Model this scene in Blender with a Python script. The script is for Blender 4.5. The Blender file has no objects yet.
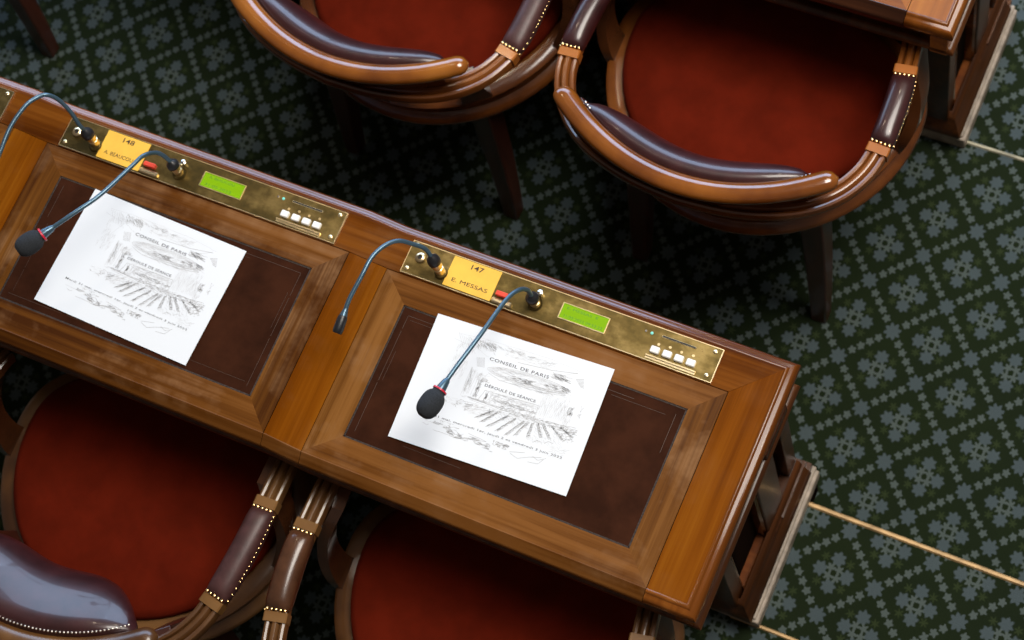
import bpy, math, random
from math import sin, cos, pi, radians, hypot, atan2, sqrt
from mathutils import Vector, Matrix
random.seed(7)
sc = bpy.context.scene
COL = sc.collection
H = 0.75                       # desk top above the upper floor (z = 0)
LOW = -0.10                    # floor of the row beyond, one step lower

# ------------------------------------------------------------------ materials
def new_mat(name):
    m = bpy.data.materials.new(name); m.use_nodes = True
    nt = m.node_tree; b = nt.nodes['Principled BSDF']
    return m, nt, b
def N(nt, t, **kw):
    n = nt.nodes.new(t)
    for k, v in kw.items():
        if k == 'op': n.operation = v
        elif k in ('data_type', 'blend_type', 'feature', 'wave_type', 'noise_dimensions'): setattr(n, k, v)
        else: n.inputs[k].default_value = v
    return n
def val(nt, sock, v):
    if hasattr(v, 'is_linked') or hasattr(v, 'links'): nt.links.new(v, sock)
    else: sock.default_value = v
def M_(nt, op, a, b=0.0, c=None, clamp=False):
    n = nt.nodes.new('ShaderNodeMath'); n.operation = op; n.use_clamp = clamp
    val(nt, n.inputs[0], a); val(nt, n.inputs[1], b)
    if c is not None: val(nt, n.inputs[2], c)
    return n.outputs[0]
def mixc(nt, f, a, b):
    n = nt.nodes.new('ShaderNodeMix'); n.data_type = 'RGBA'
    val(nt, n.inputs[0], f)
    for i, v in ((6, a), (7, b)):
        if hasattr(v, 'links'): nt.links.new(v, n.inputs[i])
        else: n.inputs[i].default_value = (*v, 1) if len(v) == 3 else v
    return n.outputs[2]
def ramp(nt, f, stops):
    r = nt.nodes.new('ShaderNodeValToRGB'); nt.links.new(f, r.inputs[0])
    e = r.color_ramp.elements
    while len(e) < len(stops): e.new(0.5)
    for i, (p, c) in enumerate(stops):
        e[i].position = p; e[i].color = (*c, 1) if len(c) == 3 else c
    return r.outputs[0]
def noise(nt, vec, scale, detail=4, rough=.55):
    n = nt.nodes.new('ShaderNodeTexNoise'); n.inputs['Scale'].default_value = scale
    n.inputs['Detail'].default_value = detail; n.inputs['Roughness'].default_value = rough
    nt.links.new(vec, n.inputs['Vector']); return n.outputs['Fac']
def coords(nt, sx=1, sy=1, sz=1, ang=0.0, loc=(0, 0, 0)):
    t = nt.nodes.new('ShaderNodeTexCoord'); mp = nt.nodes.new('ShaderNodeMapping')
    g = nt.nodes.new('ShaderNodeNewGeometry')
    nt.links.new(g.outputs['Position'], mp.inputs['Vector'])
    mp.inputs['Scale'].default_value = (sx, sy, sz); mp.inputs['Rotation'].default_value = (0, 0, ang)
    mp.inputs['Location'].default_value = loc
    return mp.outputs['Vector']
def bump(nt, b, h, strength=.2, dist=.001):
    n = nt.nodes.new('ShaderNodeBump'); n.inputs['Strength'].default_value = strength
    n.inputs['Distance'].default_value = dist
    nt.links.new(h, n.inputs['Height']); nt.links.new(n.outputs['Normal'], b.inputs['Normal'])

def wood(name, dark, mid, light, axis='x', rough=.32, coat=.12, wear=0.0, wearcol=(.45, .28, .14), fine=70, spec=.5):
    m, nt, b = new_mat(name)
    k = {'x': (1.6, fine, fine), 'y': (fine, 1.6, fine), 'z': (fine, fine, 1.6), 'n': (6, 6, 6)}[axis]
    v = coords(nt, *k)
    k2 = {'x': (1.2, 9, 9), 'y': (9, 1.2, 9), 'z': (9, 9, 1.2), 'n': (4, 4, 4)}[axis]
    v2 = coords(nt, *k2)
    f1 = noise(nt, v, 1.0, 5, .6); f2 = noise(nt, v2, 1.3, 3, .5)
    f = M_(nt, 'ADD', M_(nt, 'MULTIPLY', f1, .5), M_(nt, 'MULTIPLY', f2, .5))
    c = ramp(nt, f, [(.39, dark), (.5, mid), (.61, light)])
    r = rough
    if wear > 0:
        v3 = coords(nt, 1, 1, 1); w = noise(nt, v3, 11, 4, .6)
        v4 = coords(nt, *[q * .9 for q in k]); w2 = noise(nt, v4, 1.0, 3, .7)
        ww = M_(nt, 'MULTIPLY', M_(nt, 'MULTIPLY_ADD', w, 5, -2.45, True), M_(nt, 'MULTIPLY_ADD', w2, 4, -1.4, True))
        ww = M_(nt, 'MULTIPLY', ww, wear)
        c = mixc(nt, ww, c, wearcol)
        nt.links.new(M_(nt, 'MULTIPLY_ADD', ww, .3, rough), b.inputs['Roughness'])
    else: b.inputs['Roughness'].default_value = rough
    nt.links.new(c, b.inputs['Base Color'])
    b.inputs['Coat Weight'].default_value = coat; b.inputs['Coat Roughness'].default_value = .12
    b.inputs['Specular IOR Level'].default_value = spec
    bump(nt, b, f1, .12, .0006)
    return m
def plain(name, col, rough=.5, metal=0.0, coat=0.0, var=.0, scale=20, bmp=0.0):
    m, nt, b = new_mat(name)
    b.inputs['Roughness'].default_value = rough; b.inputs['Metallic'].default_value = metal
    b.inputs['Coat Weight'].default_value = coat
    if var > 0 or bmp > 0:
        f = noise(nt, coords(nt), scale, 4, .6)
        lo = tuple(c * (1 - var) for c in col); hi = tuple(min(1, c * (1 + var)) for c in col)
        nt.links.new(ramp(nt, f, [(.35, lo), (.65, hi)]), b.inputs['Base Color'])
        if bmp > 0: bump(nt, b, f, bmp, .001)
    else: b.inputs['Base Color'].default_value = (*col, 1)
    return m

W_TOPX = wood('desk_wood_lengthwise', (.06, .014, .0015), (.115, .031, .003), (.17, .052, .006), 'x', wear=.08, rough=.25, coat=.0, spec=.05)
W_TOPY = wood('desk_wood_crosswise', (.12, .03, .001), (.175, .048, .002), (.23, .072, .004), 'y', wear=.04, rough=.25, coat=.0, spec=.05)
W_LIDX = wood('worn_lid_wood_lengthwise', (.050, .014, .002), (.115, .038, .005), (.19, .072, .015), 'x', .36, .0, .8, (.24, .115, .045), spec=.1)
W_LIDY = wood('worn_lid_wood_crosswise', (.055, .016, .002), (.125, .044, .006), (.21, .085, .018), 'y', .36, .0, .8, (.26, .13, .052), spec=.1)
W_EDGE = wood('polished_edge_wood', (.085, .022, .005), (.14, .038, .008), (.21, .065, .014), 'x', .2, .5, fine=40)
W_EDGEY = wood('polished_end_wood', (.11, .03, .003), (.17, .05, .006), (.24, .08, .012), 'y', .2, .2, fine=40, spec=.25)
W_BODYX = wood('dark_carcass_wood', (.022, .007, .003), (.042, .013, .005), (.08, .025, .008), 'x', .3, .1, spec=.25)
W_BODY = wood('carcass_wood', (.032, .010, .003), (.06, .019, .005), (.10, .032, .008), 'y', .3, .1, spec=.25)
W_FARX = wood('far_desk_wood_lengthwise', (.15, .036, .003), (.25, .07, .006), (.34, .11, .012), 'x')
W_FARY = wood('far_desk_wood_crosswise', (.16, .04, .003), (.27, .078, .006), (.36, .12, .012), 'y')
W_PANEL = wood('black_stained_panel', (.006, .004, .003), (.012, .007, .005), (.016, .008, .005), 'z', .6, .0, spec=.0)
W_SHOE = plain('worn_skirting_shoe', (.30, .25, .20), .5, var=.35, scale=30)
W_CHAIR = wood('chair_mahogany', (.065, .016, .003), (.14, .04, .007), (.22, .07, .012), 'n', .26, .4)
W_OLDDIM = wood('worn_dimmed_chair_wood', (.04, .014, .004), (.09, .036, .010), (.17, .08, .026), 'n', .32, .35)  # duller worn finish, also darkened for the weaker light on the near row
W_OLDDIMB = wood('worn_dimmed_block_wood', (.10, .045, .013), (.16, .075, .02), (.22, .11, .035), 'n', .35, .2)  # worn arm blocks, the near row's dimness mixed into their colour
W_CREST = wood('chair_crest_wood', (.14, .038, .006), (.25, .078, .010), (.35, .125, .018), 'n', .17, .9)
W_BLOCK = wood('chair_block_wood', (.22, .058, .006), (.31, .09, .010), (.38, .12, .016), 'n', .3, .4)
W_SUP = wood('chair_bracket_wood', (.03, .010, .004), (.06, .02, .007), (.11, .035, .01), 'n', .22, .5)
W_LEG = wood('chair_leg_wood', (.028, .007, .004), (.045, .011, .006), (.06, .015, .008), 'z', .35, .3)
SEATM = plain('russet_velvet', (.105, .0092, .0028), .9, var=.16, scale=14, bmp=.12)
SEATM.node_tree.nodes['Principled BSDF'].inputs['Specular IOR Level'].default_value = .05
LEATH = plain('oxblood_leather', (.036, .010, .011), .33, coat=.35, var=.25, scale=26, bmp=.18)
LEATH2 = plain('brown_leather', (.075, .03, .014), .27, coat=.25, var=.3, scale=26, bmp=.18)
LEATH3 = plain('dull_plum_leather', (.06, .023, .022), .45, var=.2, scale=60, bmp=.2)
NAIL = plain('brass_nail', (.75, .52, .24), .25, metal=1)
NAILS = plain('silvered_nail', (.65, .62, .58), .3, metal=1)
INSET = plain('desk_leather', (.034, .0105, .0045), .55, var=.28, scale=16, bmp=.12)
TOOL = plain('tooled_line', (.052, .025, .014), .5)
INSET.node_tree.nodes['Principled BSDF'].inputs['Specular IOR Level'].default_value = .03
TOOLD = plain('worn_leather_edge', (.028, .016, .010), .8, var=.7, scale=300)
INSETB = plain('dark_gap', (.006, .004, .003), .8)
PAPER = plain('white_paper', (.75, .785, .82), .85)
INK = plain('grey_pencil_ink', (.34, .34, .35), .9)
INKL = plain('light_pencil_ink', (.52, .53, .55), .9)
INKT = plain('printed_grey_ink', (.07, .07, .08), .9)
INKB = plain('brown_engraving', (.05, .025, .01), .6)
INKG = plain('display_characters', (.08, .26, .01), .6)
BUTW = plain('white_plastic', (.85, .84, .80), .4)
BUTR = plain('red_plastic', (.75, .07, .04), .35)
BLK = plain('black_plastic', (.012, .013, .016), .35)
FOAM = plain('black_foam', (.017, .021, .027), .95, var=.3, scale=500, bmp=.5)
RING = plain('red_ring', (.60, .02, .05), .35)
STEM = plain('daylight_tinted_gooseneck', (.07, .13, .18), .3, metal=.55)  # blue of the window's reflection put into the stem colour
SILV = plain('nickel', (.75, .72, .66), .2, metal=1)
DARKH = plain('slot_black', (.01, .007, .005), .6)
NPLATE = plain('engraved_gold_plate', (.82, .47, .05), .5, metal=.0, var=.06, scale=30)
m, nt, b = new_mat('tarnished_brass')
f = noise(nt, coords(nt, 14, 22, 10), 1.0, 5, .6); g = noise(nt, coords(nt, 60, 60, 60), 1, 3, .5)
ff = M_(nt, 'ADD', M_(nt, 'MULTIPLY', f, .75), M_(nt, 'MULTIPLY', g, .25))
nt.links.new(ramp(nt, ff, [(.36, (.07, .05, .016)), (.5, (.16, .112, .036)), (.66, (.40, .29, .11))]), b.inputs['Base Color'])
b.inputs['Metallic'].default_value = .95
nt.links.new(M_(nt, 'MULTIPLY_ADD', ff, -.5, .62), b.inputs['Roughness'])
BRASS = m
BRASSP = plain('polished_brass_edge', (.90, .74, .45), .3, metal=1)
STRIPM = plain('brass_nosing', (.40, .26, .12), .5, metal=.4, var=.3, scale=25)
STRIPG = plain('dull_brass_nosing', (.30, .28, .20), .5, metal=.3, var=.3, scale=25)
m, nt, b = new_mat('green_lcd')
b.inputs['Base Color'].default_value = (.08, .16, .0, 1); b.inputs['Roughness'].default_value = .4; b.inputs['Specular IOR Level'].default_value = .15
b.inputs['Emission Color'].default_value = (.30, .58, .0, 1); b.inputs['Emission Strength'].default_value = .55
LCD = m
m, nt, b = new_mat('teal_led'); b.inputs['Base Color'].default_value = (.15, .5, .42, 1)
b.inputs['Emission Color'].default_value = (.15, .6, .5, 1); b.inputs['Emission Strength'].default_value = .4
LED = m

# carpet: medallions on a diagonal lattice, small florets at the crossings, leaf dots between
def carpet(name, ox, oy, b_=.11138, asp=1.0571, th=pi / 4 - .00868):
    m, nt, bs = new_mat(name)
    geo = nt.nodes.new('ShaderNodeNewGeometry'); sep = nt.nodes.new('ShaderNodeSeparateXYZ')
    wn = nt.nodes.new('ShaderNodeTexNoise'); wn.inputs['Scale'].default_value = 260; wn.inputs['Detail'].default_value = 2
    nt.links.new(geo.outputs['Position'], wn.inputs['Vector'])
    ws = nt.nodes.new('ShaderNodeVectorMath'); ws.operation = 'MULTIPLY_ADD'
    nt.links.new(wn.outputs['Color'], ws.inputs[0]); ws.inputs[1].default_value = (.0042, .0042, 0)
    nt.links.new(geo.outputs['Position'], ws.inputs[2])
    nt.links.new(ws.outputs[0], sep.inputs[0])
    X = M_(nt, 'MULTIPLY', M_(nt, 'SUBTRACT', sep.outputs[0], ox + .0021), 1 / b_)
    Y = M_(nt, 'MULTIPLY', M_(nt, 'SUBTRACT', sep.outputs[1], oy + .0021), 1 / (b_ * asp))
    u = M_(nt, 'ADD', M_(nt, 'MULTIPLY', X, cos(th)), M_(nt, 'MULTIPLY', Y, sin(th)))
    v = M_(nt, 'ADD', M_(nt, 'MULTIPLY', X, -sin(th)), M_(nt, 'MULTIPLY', Y, cos(th)))
    fu = M_(nt, 'SUBTRACT', M_(nt, 'FRACT', M_(nt, 'ADD', u, .5)), .5)
    fv = M_(nt, 'SUBTRACT', M_(nt, 'FRACT', M_(nt, 'ADD', v, .5)), .5)
    au = M_(nt, 'ABSOLUTE', fu); av = M_(nt, 'ABSOLUTE', fv)
    mx = M_(nt, 'MAXIMUM', au, av); mn = M_(nt, 'MINIMUM', au, av)
    def flower(px, py, cx, cy, R, n, k, rot=0.0, soft=.012):
        dx = M_(nt, 'SUBTRACT', px, cx); dy = M_(nt, 'SUBTRACT', py, cy)
        r = M_(nt, 'SQRT', M_(nt, 'ADD', M_(nt, 'MULTIPLY', dx, dx), M_(nt, 'MULTIPLY', dy, dy)))
        a = M_(nt, 'ARCTAN2', dy, dx)
        c = M_(nt, 'COSINE', M_(nt, 'MULTIPLY_ADD', a, n, rot))
        rr = M_(nt, 'MULTIPLY_ADD', c, R * k, R)
        return M_(nt, 'MULTIPLY_ADD', M_(nt, 'SUBTRACT', rr, r), 1 / soft, .5, True)
    big = flower(au, av, .160, .160, .108, 7, .17, 1.0, .03)
    inner = flower(mx, mn, .100, .0, .058, 5, .3, 0.0, .02)
    tiny = flower(mx, mn, .050, .050, .022, 4, .2, 0.0, .02)
    small = flower(au, av, .5, .5, .128, 8, .19, pi, .025)
    d1 = flower(mx, mn, .5, .245, .062, 5, .22, 1.5, .02)
    d2 = flower(mx, mn, .5, .083, .062, 5, .22, 1.5, .02)
    spr = flower(mx, mn, .295, .0, .05, 6, .5, 0.0, .03)
    dots = M_(nt, 'MAXIMUM', M_(nt, 'MAXIMUM', d1, d2), inner)
    flo = M_(nt, 'MAXIMUM', big, small)
    hole = flower(au, av, 0.0, 0.0, .035, 4, .3, pi, .02)
    p2 = geo.outputs['Position']
    g1 = noise(nt, p2, 9, 3, .6); g2 = noise(nt, p2, 420, 2, .6)
    base = mixc(nt, g1, (.004, .0085, .002), (.009, .0165, .0025))
    base = mixc(nt, M_(nt, 'MULTIPLY', spr, .35), base, (.06, .085, .03))
    c = mixc(nt, flo, base, mixc(nt, g1, (.058, .080, .092), (.072, .096, .104)))
    c = mixc(nt, M_(nt, 'MAXIMUM', dots, tiny), c, (.080, .103, .098))
    c = mixc(nt, M_(nt, 'MULTIPLY', hole, .8), c, base)
    c = mixc(nt, M_(nt, 'MULTIPLY', g2, .35), c, (.02, .03, .02))
    nt.links.new(c, bs.inputs['Base Color'])
    bs.inputs['Roughness'].default_value = .95; bs.inputs['Specular IOR Level'].default_value = .15
    bump(nt, bs, g2, .4, .003)
    return m
CARPET = carpet('green_floral_carpet', .67119, 1.01682)
CARPET2 = carpet('green_floral_carpet_step', .8235, .3457)

# ------------------------------------------------------------------ mesh builder
class MB:
    def __init__(s): s.v = []; s.f = []; s.mi = []; s.cur = 0
    def add(s, vs, fs):
        o = len(s.v); s.v += [tuple(q) for q in vs]
        for f in fs: s.f.append(tuple(i + o for i in f)); s.mi.append(s.cur)
        return s
    def mat(s, i): s.cur = i; return s
    def box(s, x0, x1, y0, y1, z0, z1):
        vs = [(x, y, z) for z in (z0, z1) for y in (y0, y1) for x in (x0, x1)]
        return s.add(vs, [(0, 2, 3, 1), (4, 5, 7, 6), (0, 1, 5, 4), (2, 6, 7, 3), (0, 4, 6, 2), (1, 3, 7, 5)])
    def bbox(s, x0, x1, y0, y1, z0, z1, c=.002):    # box with chamfered top and vertical edges
        def ring(i, z): return [(x0 + i, y0 + c + 0, z), (x0 + c + i * 0, y0 + i, z), (x1 - c, y0 + i, z), (x1 - i, y0 + c, z), (x1 - i, y1 - c, z), (x1 - c, y1 - i, z), (x0 + c, y1 - i, z), (x0 + i, y1 - c, z)]
        return s.loft([ring(0, z0), ring(0, z1 - c), [(min(max(x, x0 + c), x1 - c), min(max(y, y0 + c), y1 - c), z1) for x, y, z in ring(0, 0)]], True, True, True)
    def prism(s, poly, z0, z1):
        n = len(poly)
        vs = [(x, y, z0) for x, y in poly] + [(x, y, z1) for x, y in poly]
        fs = [tuple(range(n))[::-1], tuple(range(n, 2 * n))] + [(i, (i + 1) % n, n + (i + 1) % n, n + i) for i in range(n)]
        return s.add(vs, fs)
    def loft(s, rings, closed=True, cap0=False, cap1=False):
        n = len(rings[0]); vs = [p for r in rings for p in r]; fs = []
        for k in range(len(rings) - 1):
            for i in range(n if closed else n - 1):
                j = (i + 1) % n
                fs.append((k * n + i, k * n + j, (k + 1) * n + j, (k + 1) * n + i))
        if cap0: fs.append(tuple(range(n))[::-1])
        if cap1: fs.append(tuple(range((len(rings) - 1) * n, len(rings) * n)))
        return s.add(vs, fs)
    def sweep(s, prof, path, up=(0, 0, 1), scale=None, cap=True, closed_path=False, side_hint=None):
        """prof: closed list of (side, up); path: 3D points; mitred"""
        P = [Vector(p) for p in path]; n = len(P); rings = []; U = Vector(up)
        for i, p in enumerate(P):
            if closed_path: a = P[(i - 1) % n]; b = P[(i + 1) % n]
            else: a = P[max(i - 1, 0)]; b = P[min(i + 1, n - 1)]
            d1 = (p - a).normalized() if (p - a).length > 1e-9 else None
            d2 = (b - p).normalized() if (b - p).length > 1e-9 else None
            if d1 is None: d1 = d2
            if d2 is None: d2 = d1
            t = (d1 + d2).normalized(); k = 1 / max(.3, sqrt(max(0.01, (1 + d1.dot(d2)) / 2)))
            sd = t.cross(U).normalized(); uu = sd.cross(t).normalized()
            q = scale[i] if scale else 1
            qa, qb = (q if isinstance(q, tuple) else (q, q))
            rings.append([tuple(p + sd * (a_ * qa * k) + uu * (b_ * qb)) for a_, b_ in prof])
        if closed_path: rings.append(rings[0])
        return s.loft(rings, True, cap and not closed_path, cap and not closed_path)
    def tube(s, path, r, n=12, cap=True, flat=1.0):
        rr = r if isinstance(r, (list, tuple)) else [r] * len(path)
        P = [Vector(p) for p in path]; rings = []
        t0 = (P[1] - P[0]).normalized()
        ref = Vector((0, 0, 1)) if abs(t0.z) < .9 else Vector((1, 0, 0))
        sd = t0.cross(ref).normalized()
        for i, p in enumerate(P):
            t = (P[min(i + 1, len(P) - 1)] - P[max(i - 1, 0)]).normalized()
            sd = (sd - t * sd.dot(t)).normalized(); uu = sd.cross(t)
            rings.append([tuple(p + sd * (rr[i] * cos(2 * pi * k / n)) + uu * (rr[i] * flat * sin(2 * pi * k / n))) for k in range(n)])
        return s.loft(rings, True, cap, cap)
    def lathe(s, prof, base=(0, 0, 0), axis=(0, 0, 1), n=20):
        A = Vector(axis).normalized(); ref = Vector((1, 0, 0)) if abs(A.x) < .9 else Vector((0, 1, 0))
        u = A.cross(ref).normalized(); w = A.cross(u); B = Vector(base)
        rings = [[tuple(B + A * z + (u * cos(2 * pi * k / n) + w * sin(2 * pi * k / n)) * max(r, 1e-5)) for k in range(n)] for r, z in prof]
        return s.loft(rings, True, True, True)
    def ball(s, c, r, n=8, sq=1.0):
        return s.lathe([(r * sin(pi * k / (n // 2 + 1)), -r * sq * cos(pi * k / (n // 2 + 1))) for k in range(0, n // 2 + 2)], c, (0, 0, 1), n)
    def ribbon(s, pts, w, z=0.0):
        for (x0, y0), (x1, y1) in zip(pts[:-1], pts[1:]):
            L = hypot(x1 - x0, y1 - y0)
            if L < 1e-7: continue
            nx, ny = -(y1 - y0) / L * w / 2, (x1 - x0) / L * w / 2
            s.add([(x0 + nx, y0 + ny, z), (x0 - nx, y0 - ny, z), (x1 - nx, y1 - ny, z), (x1 + nx, y1 + ny, z)], [(0, 1, 2, 3)])
        return s
    def build(s, name, mats, parent=None, sub=0, ang=35, bevel=0):
        me = bpy.data.meshes.new(name); me.from_pydata(s.v, [], s.f)
        mats = mats if isinstance(mats, (list, tuple)) else [mats]
        for m in mats: me.materials.append(m)
        for p, i in zip(me.polygons, s.mi): p.material_index = min(i, len(mats) - 1)
        me.update()
        import bmesh
        bm = bmesh.new(); bm.from_mesh(me); bmesh.ops.recalc_face_normals(bm, faces=bm.faces); bm.to_mesh(me); bm.free()
        me.polygons.foreach_set('use_smooth', [True] * len(me.polygons))
        try: me.set_sharp_from_angle(angle=radians(ang))
        except Exception: pass
        o = bpy.data.objects.new(name, me); COL.objects.link(o)
        if parent: o.parent = parent
        if bevel:
            md = o.modifiers.new('bevel', 'BEVEL'); md.width = bevel; md.segments = 2; md.limit_method = 'ANGLE'
        if sub:
            md = o.modifiers.new('sub', 'SUBSURF'); md.levels = sub; md.render_levels = sub
        return o
def tag(o, label, cat, group=None, kind=None):
    if label: o['label'] = label
    if cat: o['category'] = cat
    if group: o['group'] = group
    if kind: o['kind'] = kind
    return o
def thing(name, label, cat, loc=(0, 0, 0), rz=0.0, group=None):
    o = bpy.data.objects.new(name, None); COL.objects.link(o); o.location = loc; o.rotation_euler = (0, 0, rz)
    o.empty_display_size = .05
    return tag(o, label, cat, group)
def text_obj(name, s, x, y, z, width, height, mat, parent, bold=0.0, ang=0.0, spacing=1.0):
    """flat lettering centred at x, y; width and height of the printed line in metres"""
    cu = bpy.data.curves.new('lettering', 'FONT'); cu.body = s; cu.size = 1.0; cu.offset = bold; cu.space_character = spacing
    cu.resolution_u = 3
    t = bpy.data.objects.new('lettering', cu); COL.objects.link(t)
    bpy.context.view_layer.update()
    me = bpy.data.meshes.new_from_object(t)
    bpy.data.objects.remove(t); bpy.data.curves.remove(cu)
    xs = [v.co.x for v in me.vertices]; ys = [v.co.y for v in me.vertices]
    cx, cy = (min(xs) + max(xs)) / 2, (min(ys) + max(ys)) / 2
    kx, ky = width / (max(xs) - min(xs)), height / (max(ys) - min(ys))
    for v in me.vertices:
        a, b = (v.co.x - cx) * kx, (v.co.y - cy) * ky
        v.co = (x + a * cos(ang) - b * sin(ang), y + a * sin(ang) + b * cos(ang), z)
    me.materials.clear(); me.materials.append(mat); me.name = name
    o = bpy.data.objects.new(name, me); COL.objects.link(o)
    if parent: o.parent = parent
    return o
def lerp_curve(pts, n):
    """Catmull-Rom through pts"""
    P = [Vector(p) for p in pts]; out = []
    for i in range(len(P) - 1):
        p0 = P[max(i - 1, 0)]; p1 = P[i]; p2 = P[i + 1]; p3 = P[min(i + 2, len(P) - 1)]
        for k in range(n):
            t = k / n
            out.append(.5 * ((2 * p1) + (p2 - p0) * t + (2 * p0 - 5 * p1 + 4 * p2 - p3) * t * t + (3 * p1 - p0 - 3 * p2 + p3) * t ** 3))
    out.append(P[-1]); return out

# ------------------------------------------------------------------ floor
STEP_Y = .369
f = MB(); f.add([(-3.2, -2.5, 0), (3.0, -2.5, 0), (3.0, STEP_Y, 0), (-3.2, STEP_Y, 0), (-3.2, STEP_Y, LOW - .02), (3.0, STEP_Y, LOW - .02), (-3.2, -2.5, LOW - .02), (3.0, -2.5, LOW - .02)],
               [(0, 1, 2, 3), (3, 2, 5, 4), (6, 4, 5, 7), (0, 3, 4, 6), (1, 7, 5, 2), (0, 6, 7, 1)])
o = f.build('floor', CARPET2); o['kind'] = 'structure'
f = MB().box(-3.2, 3.0, STEP_Y, 3.6, LOW - .02, LOW)
o = f.build('floor', CARPET); o['kind'] = 'structure'
def nosing(name, x0, x1, y, z, m, w=.006):
    k = MB().loft([[(x0, y - w / 2, z), (x0, y - w / 4, z + .003), (x0, y + w / 4, z + .003), (x0, y + w / 2, z)],
                   [(x1, y - w / 2, z), (x1, y - w / 4, z + .003), (x1, y + w / 4, z + .003), (x1, y + w / 2, z)]], True, True, True)
    o = k.build(name, m); o['kind'] = 'structure'; return o
nosing('trim_1', .56, 3.0, STEP_Y - .002, 0, STRIPM, .010)
nosing('trim_2', .60, 3.0, .122, 0, STRIPM, .008)
nosing('trim_3', .60, 3.0, 1.19, LOW, STRIPG, .008)

# ------------------------------------------------------------------ desks
P_ = .65225
def warp(x, near):
    if not near or x >= 0: return 0.0
    t = -x
    if t < .0705: return .0045 * t / .0705
    if t < P_: return .0045 + .0007 * (t - .0705) / (P_ - .0705)
    if t < P_ + .0705: return .0052 + .0045 * (t - P_) / .0705
    return .0097
def build_desk(near, off, label):
    dx, dy, dz = off
    L = (dx, dy + .27, dz - H)                 # base of the desk, on its floor
    root = thing('council_desk', label, 'desk', L, 0, None)
    WX, WY = (W_TOPX, W_TOPY) if near else (W_FARX, W_FARY)
    LX, LY = (W_LIDX, W_LIDY) if near else (W_FARX, W_FARY)
    XL = -1.62
    def fin(mb, name, mats, parent=root, **kw):
        mb.v = [(x + dx - L[0], y + warp(x, near) + dy - L[1], z + dz - L[2]) for x, y, z in mb.v]
        return mb.build(name, mats, parent, **kw)
    e = .0006; T = -.032
    # fixed top: back rail, stiles and end board
    k = MB(); xs = [XL, -1.375, -1.2, -.7227, -.652, -.36, -.0705, 0, .3, .5817]
    for a, b in zip(xs[:-1], xs[1:]): k.mat(0).box(a, b, .3207 + e, .3821, T, 0)
    k.mat(0).prism([(.5817, .3207 + e), (.6464, .3821), (.5817, .3821)], T, 0)
    k.mat(1).prism([(.5817 + e, 0), (.6464, 0), (.6464, .3821), (.5817 + e, .3207 + e)], T, 0)
    for m_ in (0, -1, -2):
        x1 = m_ * P_; k.mat(1).box(x1 - .0705 + e, x1 - e, 0, .3207, T, -.0004)
    fin(k, 'desk_top', [WX, WY])
    # dark substrate seen in the joints
    k = MB(); 
    for a, b in zip(xs[:-1], xs[1:]): k.box(a, b, .004, .378, T - .004, -.006)
    k.box(.5817, .642, .004, .378, T - .004, T + .001)
    fin(k, 'top_lining', INSETB)
    # lids with leather
    for m_ in (0, -1, -2):
        x0 = m_ * P_ + e; x1 = m_ * P_ + .5817 - e; y0, y1 = 0, .3207 - e
        a0, a1, c0, c1 = m_ * P_ + .0518, m_ * P_ + .5354, .0449, .2748
        k = MB()
        def piece(mi, q): k.mat(mi).prism(q, -.022, 0)
        piece(0, [(x0, y0), (x1, y0), (a1, c0), (a0, c0)]); piece(0, [(x0, y1), (a0, c1), (a1, c1), (x1, y1)])
        piece(1, [(x0, y0), (a0, c0), (a0, c1), (x0, y1)]); piece(1, [(x1, y0), (x1, y1), (a1, c1), (a1, c0)])
        lid = fin(k, 'lid', [LX, LY])
        k = MB().box(a0, a1, c0, c1, -.012, -.0012)
        ins = fin(k, 'leather_inset', INSET, lid)
        k = MB()
        def rect(i, w, jag=0):
            q = [(a0 + i, c0 + i), (a1 - i, c0 + i), (a1 - i, c1 - i), (a0 + i, c1 - i), (a0 + i, c0 + i)]
            k.ribbon(q, w, -.0009 + i * .002)
        k.mat(1); rect(.0015, .003); k.mat(0)
        if near:
            rnd = random.Random(5 + m_)
            for i, w in ((.014, .0007), (.020, .0005)):
                for (xa, ya), (xb, yb) in (((a0 + i, c0 + i), (a1 - i, c0 + i)), ((a1 - i, c0 + i), (a1 - i, c1 - i)), ((a0 + i, c1 - i), (a1 - i, c1 - i)), ((a0 + i, c0 + i), (a0 + i, c1 - i))):
                    t = 0
                    while t < 1:
                        t2 = min(1, t + rnd.uniform(.15, .5))
                        if rnd.random() < .42: k.ribbon([(xa + (xb - xa) * t, ya + (yb - ya) * t), (xa + (xb - xa) * t2, ya + (yb - ya) * t2)], w, -.0010)
                        t = t2 + .02
        fin(k, 'tooled_border', [TOOL, TOOLD], lid)
    # moulded edge, mitred round the end; the front run is cut at the lid joints
    prof = [(0, 0), (.0015, .0010), (.0035, .0018), (.0055, .0010), (.0068, -.0010), (.0075, -.0020), (.0118, -.0025), (.0142, -.0036), (.0162, -.0052), (.0178, -.0078), (.0192, -.012), (.0198, -.018), (.0180, -.027), (.0130, -.033), (0, -.034)]
    k = MB(); bx = [XL, -1.375, -1.2, -.7227, -.652, -.36, -.0705, 0, .3]
    path = [(x, .3821, 0) for x in bx] + [(.6464, .3821, 0), (.6464, 0, 0), (.5817 + e, 0, 0)]
    # outward side is to the left of travel: mirror the profile
    k.sweep([(-a, c) for a, c in prof], path)
    for i in range(len(k.mi)): k.mi[i] = 1 if i // len(prof) >= len(bx) else 0
    fin(k, 'edge_moulding', [W_EDGE, W_EDGEY], ang=50)
    fprof = [(0, 0), (.0015, .0006), (.0035, -.0006), (.0050, -.0026), (.0165, -.0090), (.0192, -.012), (.0198, -.019), (.018, -.029), (0, -.034)]
    k = MB(); cuts = [.5817, 0, -.0705, -P_, -P_ - .0705, -2 * P_, XL]
    for a, b in zip(cuts[:-1], cuts[1:]):
        k.sweep([(-s_, c) for s_, c in fprof], [(a - e, 0, 0), (b + e, 0, 0)])
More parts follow.
